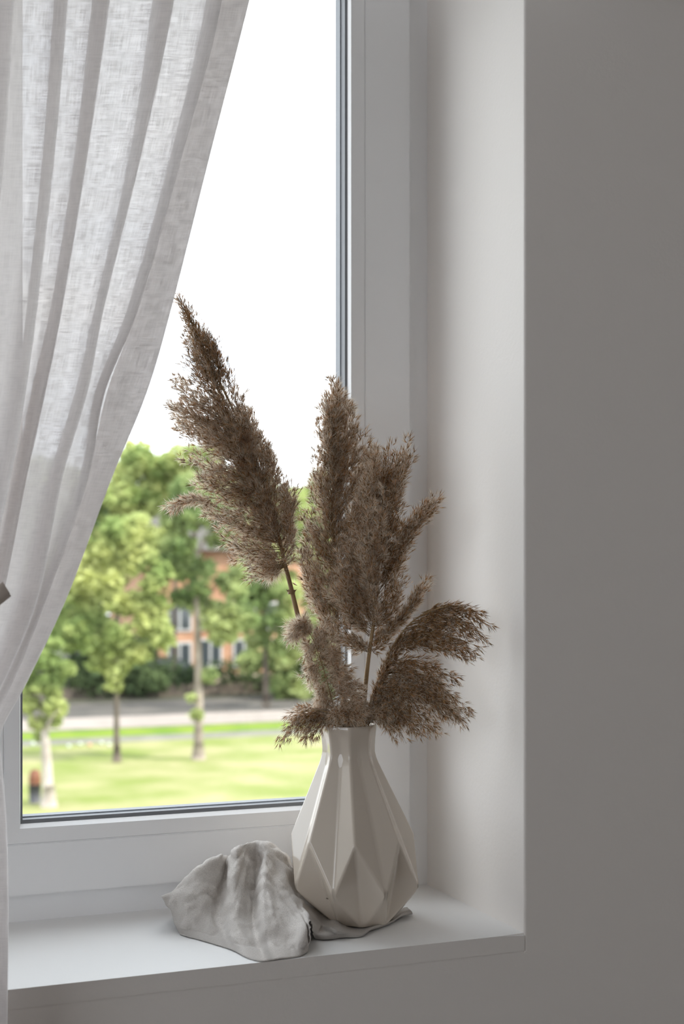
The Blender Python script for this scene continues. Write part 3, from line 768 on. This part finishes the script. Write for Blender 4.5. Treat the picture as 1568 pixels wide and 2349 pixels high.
# x of successive fold lines at each y: start, then right/left edges of each overlap, last the free edge
tbl = {
 -420: [-170, -60, -85, 60, 35, 185, 160, 300, 262, 455, 420, 560, 535, 672],
 0:    [-190, -75, -98, 30, 8, 152, 126, 250, 216, 395, 352, 505, 474, 573],
 350:  [-200, -90, -112, 8, -12, 122, 100, 200, 176, 320, 300, 417, 394, 484],
 700:  [-215, -110, -128, -25, -42, 82, 64, 143, 120, 236, 220, 318, 297, 396],
 900:  [-225, -130, -146, -45, -60, 55, 40, 104, 74, 197, 172, 240, 222, 338],
 1100: [-235, -150, -162, -75, -90, 20, 5, 60, 36, 140, 112, 200, 184, 256],
 1364: [-245, -180, -190, -120, -130, -40, -55, 6, -14, 88, 50, 110, 92, 157],
 1560: [-255, -215, -222, -170, -178, -105, -118, -60, -75, 10, -20, 32, 16, 65],
 1680: [-262, -235, -240, -205, -212, -160, -170, -120, -132, -62, -85, -30, -45, 3],
 1760: [-262, -236, -241, -208, -215, -164, -174, -126, -137, -66, -88, -36, -50, 6],
 1900: [-262, -232, -240, -202, -210, -158, -168, -118, -130, -60, -80, -28, -40, 16],
 2100: [-266, -232, -242, -200, -210, -155, -166, -114, -128, -56, -78, -24, -38, 20],
 2349: [-270, -236, -246, -202, -212, -156, -168, -116, -130, -58, -80, -26, -40, 17],
 2700: [-276, -240, -250, -206, -216, -160, -172, -120, -134, -62, -84, -30, -44, 14],
 3150: [-285, -248, -258, -212, -224, -166, -178, -126, -140, -68, -90, -36, -50, 10],
}
nk = 14
dep = np.array([0.0] + [(-0.016 if k % 2 else 0.012) for k in range(1, nk - 1)] + [0.0])
X = np.array([tbl[y] for y in ys], float)                   # rows, keys
Xs = catmull(np.hstack([np.array(ys, float)[:, None], X]), 10)
yy, Xs = Xs[:, 0], Xs[:, 1:]
def fold_rows(sub):
    rows = []
    for r in range(len(yy)):
        g = 1 - 0.45 * math.exp(-((yy[r] - 1700) / 320) ** 2)
        key = np.stack([Xs[r], dep * g], 1)
        # rounded folds: catmull on (x, depth)
        c = catmull(key, sub)
        rows.append([PY(px, yy[r], YC + dz) for px, dz in c])
    return rows
rows = fold_rows(14)
nu = len(rows[0])
def curtain_mesh(name, rows, i0, dY, parent, ripple=True):
    bm = bmesh.new(); uvl = bm.loops.layers.uv.new('UVMap')
    nr = len(rows)
    pts = [[Vector(p) for p in r[i0:]] for r in rows]
    refrow = pts[15]
    ul = [0]
    for i in range(1, len(refrow)): ul.append(ul[-1] + (refrow[i] - refrow[i-1]).length)
    vl = [0]
    for r in range(1, nr): vl.append(vl[-1] + abs(pts[r][0].z - pts[r-1][0].z))
    V = []
    for r in range(nr):
        L = []
        for i, p in enumerate(pts[r]):
            q = p + Vector((0, dY, 0))
            q += Vector((0, 1, 0)) * (mnoise.noise(Vector((ul[i] * 26, vl[r] * 2.0, 1.3))) * .004)
            L.append(bm.verts.new(q))
        V.append(L)
    for r in range(nr - 1):
        for i in range(len(V[0]) - 1):
            f = bm.faces.new((V[r][i], V[r+1][i], V[r+1][i+1], V[r][i+1])); f.smooth = True
            for lp, (a, b_) in zip(f.loops, ((r, i), (r+1, i), (r+1, i+1), (r, i+1))):
                lp[uvl].uv = (ul[b_] * 10, vl[a] * 10)
    return obj(name, bm, M_curt, parent)
CUR = tag(empty('curtain'), 'sheer off-white linen curtain gathered to the left of the window', 'curtain')
curtain_mesh('fabric', rows, 0, 0, CUR)
# doubled side hem: a strip of the same cloth folded back behind the free edge
hem_rows = []
for r in rows:
    last = r[-15:]
    hem_rows.append([last[k] for k in range(4, 15)])
curtain_mesh('side_hem', hem_rows, 0, 0.0022, CUR)
zt = rows[0][0].z
bm = bmesh.new(); add_tube(bm, [(-2.1, YC, zt + .012), (.16, YC, zt + .012)], [.012, .012], 14)
rod = tag(obj('curtain_rod', bm, M_pvc, smooth=True), 'white curtain rod above the window', 'curtain rod')
for bx_ in (-2.05, .11):
    bm = bmesh.new(); add_tube(bm, [(bx_, YC, zt + .012), (bx_, -.001, zt + .012)], [.007, .007], 10); add_tube(bm, [(bx_, -.008, zt + .012), (bx_, -.0005, zt + .012)], [.022, .022], 16)
    obj('wall_bracket', bm, M_pvc, rod)
# tieback strap
def ribbon(name, pts, width, parent, mat_, th=.0012):
    bm = bmesh.new(); Vv = []
    for (x, y, Y) in pts:
        a = PY(x - width * .30, y - width * .5, Y); b_ = PY(x + width * .30, y + width * .5, Y)
        Vv.append([bm.verts.new(a + (b_ - a) * k / 4 + Vector((0, -.0012 * math.sin(math.pi * k / 4), 0))) for k in range(5)])
    for i in range(len(Vv) - 1):
        for k in range(4):
            f = bm.faces.new((Vv[i][k], Vv[i+1][k], Vv[i+1][k+1], Vv[i][k+1])); f.smooth = True
    o = obj(name, bm, mat_, parent)
    md = o.modifiers.new('thickness', 'SOLIDIFY'); md.thickness = th
    return o
M_strap = mat('taupe_strap', (0.72, 0.65, 0.59), 0.9, 0.1)
TB = tag(empty('curtain_tieback'), 'taupe fabric strap end lying across the curtain at its left edge', 'tieback')
ribbon('strap', [(-280,1560,YC-.012),(-215,1525,YC-.026),(-150,1480,YC-.030),(-90,1430,YC-.034),(-40,1392,YC-.034),(14,1348,YC-.032)], 26, TB, M_strap)
ribbon('strap', [(-280,1572,YC-.010),(-215,1537,YC-.022),(-150,1492,YC-.026),(-90,1440,YC-.030),(-40,1402,YC-.030),(18,1356,YC-.029)], 22, TB, M_strap)

# ------------------------------------------------------------------ outside
GZ = -5.0
def yl(py, px=400):                                    # distance from the wall for a ground point seen at (px, py)
    return PZ(px, py, GZ).y
M_grass = noise_col(mat('lawn', (0.3, 0.4, 0.1), 0.9, 0.1), (0.14, 0.175, 0.045), (0.255, 0.24, 0.13), 0.55, detail=6, lo=.36, hi=.70)
M_grass2 = noise_col(mat('verge_grass', (0.3, 0.4, 0.1), 0.9, 0.1), (0.085, 0.15, 0.018), (0.15, 0.20, 0.03), 0.8)
M_pave = noise_col(mat('pavement', (0.5, 0.45, 0.42), 0.9), (0.19, 0.165, 0.15), (0.24, 0.21, 0.19), 1.5)
M_path = noise_col(mat('footpath', (0.3, 0.3, 0.26), 0.9), (0.10, 0.10, 0.08), (0.15, 0.145, 0.12), 1.5)
M_asph = noise_col(mat('asphalt', (0.2, 0.2, 0.2), 0.9), (0.035, 0.032, 0.029), (0.085, 0.075, 0.067), .6)
g1, g2, g3, g4, g5 = yl(1697), yl(1683), yl(1666), yl(1641), yl(1604)
def strip(name, y0, y1, m, label, z=0.0):
    o = box(name, (-60, y0, GZ - .3), (110, y1, GZ + z), m); tag(o, label, kind='structure'); return o
strip('bounce_ground', 0.6, 25.5, mat('bounce_ground_grey', (0.26, 0.255, 0.25), 0.9), 'pale grey paving added out of view for neutral bounce light')  # unseen ground, added so neutral bounce replaces green from the lawn
strip('lawn', 25.5, g1, M_grass, 'sunlit park lawn with dry yellow patches')
strip('footpath', g1, g2, M_path, 'narrow grey footpath across the park', -.01)
strip('verge', g2, g3, M_grass2, 'bright green grass verge beside the street')
strip('pavement', g3, g4, M_pave, 'pale sunlit pavement beside the street', .05)
strip('street', g4, g5, M_asph, 'grey asphalt street beyond the park', -.02)
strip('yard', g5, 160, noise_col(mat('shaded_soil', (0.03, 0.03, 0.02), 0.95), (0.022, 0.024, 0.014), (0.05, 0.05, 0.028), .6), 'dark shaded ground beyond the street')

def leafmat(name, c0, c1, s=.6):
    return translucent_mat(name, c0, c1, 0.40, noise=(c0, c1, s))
L_bright = leafmat('leaf_bright', (0.235, 0.31, 0.11), (0.52, 0.55, 0.23))
L_mid = leafmat('leaf_mid', (0.17, 0.24, 0.095), (0.41, 0.46, 0.20))
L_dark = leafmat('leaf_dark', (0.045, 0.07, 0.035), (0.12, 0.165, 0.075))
M_bark = noise_col(mat('pale_bark', (0.4, 0.36, 0.3), 0.9), (0.17, 0.14, 0.115), (0.29, 0.245, 0.205), 4)
M_barkd = noise_col(mat('dark_bark', (0.1, 0.08, 0.06), 0.9), (0.06, 0.048, 0.038), (0.12, 0.095, 0.075), 4)
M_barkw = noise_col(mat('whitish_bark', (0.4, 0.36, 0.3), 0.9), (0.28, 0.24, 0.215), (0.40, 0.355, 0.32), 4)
def leaves(name, blobs, size, m, parent, seed=0):
    """blobs (centre, radius(3), n); leaf = folded quad of 2 tris; shell-weighted"""
    r = np.random.default_rng(seed); VV = []
    for c, rad, nn in blobs:
        d = unit(r.normal(size=(nn, 3))); rr = r.random(nn) ** .45
        p = np.array(c) + d * np.array(rad) * rr[:, None]
        VV.append(p)
    p = np.vstack(VV); nn = len(p)
    a = unit(r.normal(size=(nn, 3)) * np.array([1, 1, .5])); b = unit(np.cross(a, r.normal(size=(nn, 3))))
    s = (size * r.uniform(.6, 1.3, nn))[:, None]
    V = np.stack([p - a * s * .6, p + b * s * .38, p + a * s * .6, p - b * s * .38], 1).reshape(-1, 3)
    F = (np.arange(nn)[:, None, None] * 4 + np.array([[0, 1, 2], [0, 2, 3]])[None]).reshape(-1, 3)
    o = np_mesh(name, V, F, [m], parent); o['kind'] = 'stuff'
    return o
def tree(label, base, dist_from, trunk_px, blobs, leaf, m, bark, trunk_w=12, nper=260, limbs=(), group=None, name='park_tree'):
    """base (px,py) on the ground; trunk_px list of (px,py) going up; blobs (px,py,r_px)"""
    b0 = PZ(base[0], base[1], GZ); d = (b0 - CAM).dot(FWD); s = d / FPX
    T = tag(empty(name, b0), label, 'tree', group)
    bm = bmesh.new()
    pts = [b0] + [P(x, y, d) for x, y in trunk_px]
    rad = np.linspace(trunk_w * .5 * s, trunk_w * .22 * s, len(pts))
    add_tube(bm, pts, list(rad), 10)
    add_tube(bm, [b0 - Vector((0, 0, .05)), b0 + Vector((0, 0, .5))], [trunk_w * .75 * s, trunk_w * .48 * s], 10)
    setparent(obj('trunk', bm, bark, smooth=True), T)
    top = pts[-1]
    for (x0, y0, x1, y1) in limbs:
        bm = bmesh.new(); a = P(x0, y0, d); c = P(x1, y1, d + random.uniform(-1, 1))
        add_tube(bm, [a, a.lerp(c, .5) + Vector((0, 0, .1)), c], [trunk_w * .2 * s, trunk_w * .14 * s, trunk_w * .05 * s], 6)
        setparent(obj('branch', bm, bark, smooth=True), T)
    B = []
    for (x, y, r) in blobs:
        R3 = r * s
        B.append((tuple(P(x, y, d + random.uniform(-.8, .8) * R3)), (R3, R3 * 1.1, R3 * .85), max(30, int(nper * (r / 40) ** 1.7))))
    setparent(leaves('foliage', B, leaf, m, T, seed=int(base[0])), T)
    return T
def blobs_in(poly_rows, r, seed, jit=.5, step=None):
    """poly_rows: (y, x0, x1) rows -> blob list filling the outline"""
    rr = random.Random(seed); out = []
    for (y, x0, x1) in poly_rows:
        x = x0 + r * .5
        while x < x1:
            if rr.random() < .86: out.append((x + rr.uniform(-jit, jit) * r, y + rr.uniform(-jit, jit) * r, r * rr.uniform(.75, 1.15)))
            x += (step or r * 1.1)
    return out

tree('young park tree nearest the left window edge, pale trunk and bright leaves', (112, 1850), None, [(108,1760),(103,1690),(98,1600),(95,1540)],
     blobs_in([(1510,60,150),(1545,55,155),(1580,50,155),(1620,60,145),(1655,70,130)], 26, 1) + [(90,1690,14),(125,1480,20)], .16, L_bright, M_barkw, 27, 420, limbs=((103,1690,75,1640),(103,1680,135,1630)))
tree('slim dark-trunked park tree second from the left', (268, 1748), None, [(267,1690),(267,1620),(266,1550),(266,1450),(268,1360)],
     blobs_in([(1200,190,330),(1240,170,340),(1280,160,360),(1320,150,370),(1360,140,380),(1400,130,390),(1440,130,385),(1475,135,385),(1510,200,350)], 34, 2) + [(266,1545,26),(262,1575,18)],
     .24, L_bright, M_barkd, 15, 190, limbs=((266,1500,230,1440),(266,1480,310,1420)))
tree('tall park tree with straight pale trunk in the middle of the view', (455, 1742), None, [(455,1680),(456,1600),(454,1500),(452,1400),(447,1300),(445,1220)],
     blobs_in([(1130,400,520),(1165,380,540),(1200,380,550),(1240,340,560),(1280,330,570),(1320,420,570),(1355,400,560),(1390,440,550),(1430,470,560),(1465,500,550)], 32, 3) + [(480,1550,22),(440,1600,14),(450,1640,16),(415,1300,24),(500,1440,22)],
     .24, L_mid, M_bark, 23, 190, limbs=((452,1420,500,1340),(450,1400,410,1320),(447,1290,480,1220)))
tree('dark-trunked tree across the street on the right', (610, 1622), None, [(610,1560),(608,1480),(605,1400)],
     blobs_in([(1310,560,640),(1350,540,700),(1390,540,740),(1430,545,750),(1465,560,700),(1490,640,720)], 32, 4), .30, L_mid, M_barkd, 16, 170, limbs=((608,1480,640,1420),))
# row of tall trees beyond the street
far = [
 ('tall tree beyond the street, at the left behind the curtain', 60, [(1060,20,110),(1110,-10,150),(1170,-20,150),(1230,-20,150),(1300,-20,140),(1370,-20,130),(1440,0,120)], L_mid),
 ('pointed tall tree beyond the street, its tip highest at the left', 270, [(1035,280,310),(1075,260,340),(1120,235,350),(1170,200,350),(1230,180,340),(1290,180,330)], L_bright),
 ('broad tree beyond the street behind the leaning plume', 400, [(1020,385,440),(1060,350,480),(1100,310,520),(1150,310,560),(1200,340,420),(1240,330,390)], L_bright),
 ('rounded tree beyond the street between the two tall plumes', 640, [(1135,600,740),(1175,580,760),(1220,570,760),(1270,560,760),(1320,580,760),(1370,700,770),(1420,710,770)], L_bright),
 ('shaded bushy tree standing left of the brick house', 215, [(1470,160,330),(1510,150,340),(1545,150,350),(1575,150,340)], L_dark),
 ('low dark tree right of the brick house', 700, [(1470,640,770),(1510,560,770),(1545,640,770),(1575,640,770)], L_mid),
]
for i, (lab, bx, rws, m) in enumerate(far):
    tree(lab, (bx, 1590 if i < 4 else 1600), None, [(bx, 1500), (bx, 1400), (bx + 5, rws[0][0] + 60 if i < 4 else 1540)], blobs_in(rws, 42, 20 + i, step=44), .42, m, M_barkd, 14, 200, name='tall_tree' if i < 4 else 'bushy_tree')

for i, (bx, lab, m, rws) in enumerate((
   (90, 'distant tree behind the house row, far left', L_mid, [(1150,0,200),(1200,-20,220),(1260,-20,230),(1330,-20,230),(1400,0,230),(1460,0,230)]),
   (285, 'distant dark tree standing behind the left corner of the brick house', L_dark, [(1200,200,370),(1250,180,380),(1310,180,360),(1370,180,350),(1430,190,340),(1480,200,340)]),
   (345, 'distant pale tree filling the gap between the two tallest near trees', L_bright, [(1085,290,420),(1120,260,430),(1160,250,430)]),
   (520, 'distant tree rising behind the roof of the brick house', L_mid, [(1120,440,600),(1165,420,640),(1210,420,640),(1250,430,640)]),
   (735, 'distant tree behind the right end of the brick house', L_bright, [(1120,690,800),(1165,670,820),(1220,660,830),(1280,660,830),(1350,680,830),(1420,700,830),(1480,700,830)]))):
    tree(lab, (bx, 1515), None, [(bx, 1440), (bx, 1340), (bx + 4, rws[0][0] + 50)], blobs_in(rws, 44, 40 + i, step=44), .5, m, M_barkd, 12, 220, name='distant_tree')

# clipped hedge beyond the street
bm = bmesh.new()
HD = tag(empty('hedge', (0, g5 + 1.2, GZ)), 'uneven dark green hedge along the far side of the street', 'hedge')
B = []
for k in range(90):
    x = -22 + k * .55
    hh = .75 + .35 * math.sin(k * .7) * math.sin(k * .23)
    B.append(((x, g5 + 1.9, GZ + hh), (.6, .7, hh), 170))
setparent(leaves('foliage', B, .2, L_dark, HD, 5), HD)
setparent(box('stems', (-22, g5 + 1.5, GZ), (27, g5 + 1.7, GZ + .5), M_barkd), HD)

# brick house
M_brick = noise_col(mat('orange_brick', (0.55, 0.3, 0.18), 0.9), (0.34, 0.175, 0.105), (0.50, 0.29, 0.19), 1.3)
M_render = mat('pale_render', (0.62, 0.50, 0.40), 0.9)
M_white = mat('white_window_frame', (0.5, 0.5, 0.5), 0.5)
M_dark = mat('dark_pane', (0.05, 0.06, 0.07), 0.1, 0.6)
M_roof = mat('grey_roof', (0.07, 0.065, 0.06), 0.8)
by = PZ(430, 1568, GZ).y
bx0, bx1 = PY(330, 1500, by).x, PY(700, 1500, by).x
HS = tag(empty('brick_house', ((bx0 + bx1) / 2, by, GZ)), 'orange brick house half hidden behind the park trees', 'house')
zr = PY(400, 1262, by).z
setparent(box('wall', (bx0, by, GZ - .1), (bx1, by + 8, zr), M_brick), HS)
setparent(box('plinth', (bx0 - .03, by - .06, GZ - .1), (bx1 + .03, by, PY(560, 1545, by).z), M_render), HS)
bm = bmesh.new()
v = [bm.verts.new(c) for c in ((bx0 - .4, by - .4, zr), (bx1 + .4, by - .4, zr), (bx1 + .4, by + 8.4, zr), (bx0 - .4, by + 8.4, zr), (bx0 + 1, by + 4, zr + 2.2), (bx1 - 1, by + 4, zr + 2.2))]
for f in ((0, 1, 5, 4), (1, 2, 5), (2, 3, 4, 5), (3, 0, 4), (3, 2, 1, 0)): bm.faces.new([v[i] for i in f])
setparent(obj('roof', bm, M_roof), HS)
for (wx, wy_) in ((412, 1415), (412, 1505), (482, 1497), (482, 1412), (560, 1412), (560, 1497), (630, 1412), (630, 1497)):
    c = PY(wx, wy_, by); w_, h_ = .62, .72
    f = setparent(box('window', (c.x - w_, by - .06, c.z - h_), (c.x + w_, by + .05, c.z + h_), M_white), HS)
    for s_ in (-1, 1):
        p_ = box('pane', (c.x + s_ * .28 - .22, by - .08, c.z - h_ + .12), (c.x + s_ * .28 + .22, by - .055, c.z + h_ - .12), M_dark)
        p_.parent = f; p_.matrix_parent_inverse = (HS.matrix_basis.inverted()).inverted() @ HS.matrix_basis.inverted() if False else f.matrix_basis.inverted()
        p_.matrix_parent_inverse = HS.matrix_basis.inverted().inverted() @ HS.matrix_basis.inverted()
    # parenting maths: the pane shares the frame's parent space

# parked cars
M_tyre = mat('tyre', (0.03, 0.03, 0.03), 0.8)
def car(label, px, py, col):
    b = PZ(px, py, GZ); m = mat('car_paint', col, 0.45, 0.25)
    Cc = tag(empty('car', b), label, 'car')
    prof = [(-2.1,.35),(-2.15,.75),(-1.9,.92),(-1.25,.98),(-.65,1.42),(.75,1.45),(1.45,1.0),(2.05,.9),(2.15,.6),(2.1,.35)]
    bm = bmesh.new()
    a = [bm.verts.new((x, -.85 + (.12 if z > 1.1 else 0), z)) for x, z in prof]
    c = [bm.verts.new((x, .85 - (.12 if z > 1.1 else 0), z)) for x, z in prof]
    bm.faces.new(a); bm.faces.new(c[::-1])
    for i in range(len(prof)): j = (i + 1) % len(prof); bm.faces.new((a[i], c[i], c[j], a[j]))
    bmesh.ops.recalc_face_normals(bm, faces=bm.faces[:])
    bmesh.ops.bevel(bm, geom=bm.edges[:], offset=.05, segments=2, affect='EDGES')
    obj('body', bm, m, Cc)
    for x0, x1, x2, x3 in ((-1.1, -.62, 0, 0), (.06, .06, .72, 1.25)):
        bm = bmesh.new()
        f = [bm.verts.new(q) for q in ((x0, -.87, 1.0), (x1, -.77, 1.36), (x2, -.77, 1.38), (x3, -.87, 1.0))]
        g = [bm.verts.new((q.co.x, q.co.y + .03, q.co.z)) for q in f]
        bm.faces.new(f); bm.faces.new(g[::-1])
        for i in range(4): bm.faces.new((f[i], g[i], g[(i+1) % 4], f[(i+1) % 4]))
        obj('side_window', bm, M_dark, Cc)
    for x in (-1.35, 1.35):
        for y in (-.78, .78):
            bm = bmesh.new(); add_tube(bm, [(x, y - .1, .32), (x, y + .1, .32)], [.32, .32], 16); obj('wheel', bm, M_tyre, Cc)
    return Cc
car('dark blue-grey car parked behind the hedge, left of the pale trunk', 372, 1580, (0.018, 0.022, 0.035))
car('maroon parked car by the hedge at the right, behind the bare stem', 752, 1579, (0.06, 0.01, 0.02))

# litter bin beside the nearest trunk
b0 = PZ(80, 1842, GZ)
LB = tag(empty('litter_bin', b0), 'dark litter bin with rust-brown top beside the nearest tree trunk', 'bin')
bm = bmesh.new(); add_tube(bm, [(0, 0, 0), (0, 0, .45)], [.13, .15], 14); obj('body', bm, mat('bin_dark', (.05, .05, .06), .6), LB, True)
bm = bmesh.new(); add_tube(bm, [(0, 0, .45), (0, 0, .52), (0, 0, .75), (0, 0, .80)], [.12, .15, .12, .03], 14); obj('lid', bm, mat('bin_rust', (.16, .06, .03), .7), LB, True)
# pale balls strung over the lawn
M_ball = mat('pale_ball', (0.45, 0.5, 0.42), 0.5); M_ballo = mat('peach_ball', (0.5, 0.28, 0.16), 0.5)
for i, (x, y, o_r) in enumerate(((76,1706,0),(158,1711,0),(184,1706,0),(206,1708,1),(233,1704,0),(250,1708,0))):
    b = PZ(x, y + 5, GZ)
    bm = bmesh.new(); bmesh.ops.create_uvsphere(bm, u_segments=14, v_segments=9, radius=.06)
    o = obj('lawn_ball', bm, M_ballo if o_r else M_ball, smooth=True); o.location = b + Vector((0, 0, .06))
    tag(o, ['small pale ball on the lawn, leftmost of the row', 'small pale ball on the lawn, second from the left of the row', 'small pale ball just left of the peach one', 'small peach-coloured ball on the lawn',
            'small pale ball just right of the peach one', 'small pale ball on the lawn nearest the slim tree trunk'][i], 'ball', 'small balls lying on the lawn')

# far hills
M_hill = mat('far_hill', (0.09, 0.11, 0.11), 1, 0)
bm = bmesh.new()
nx = 60; f0, f1 = [], []
for i in range(nx + 1):
    px = -200 + i * 45
    hgt = 1116 + 10 * math.sin(i * .9) + 8 * math.sin(i * .37 + 1) + (50 if px < 550 else 0)
    q = P(px, hgt, 420); r_ = P(px, hgt, 520)
    f0.append((bm.verts.new((q.x, q.y, GZ)), bm.verts.new(q), bm.verts.new((r_.x, r_.y, q.z)), bm.verts.new((r_.x, r_.y + 60, GZ))))
for i in range(nx):
    for k in range(3): bm.faces.new((f0[i][k], f0[i+1][k], f0[i+1][k+1], f0[i][k+1]))
tag(obj('hills', bm, M_hill, smooth=True), 'distant dark wooded hills on the horizon', kind='structure')
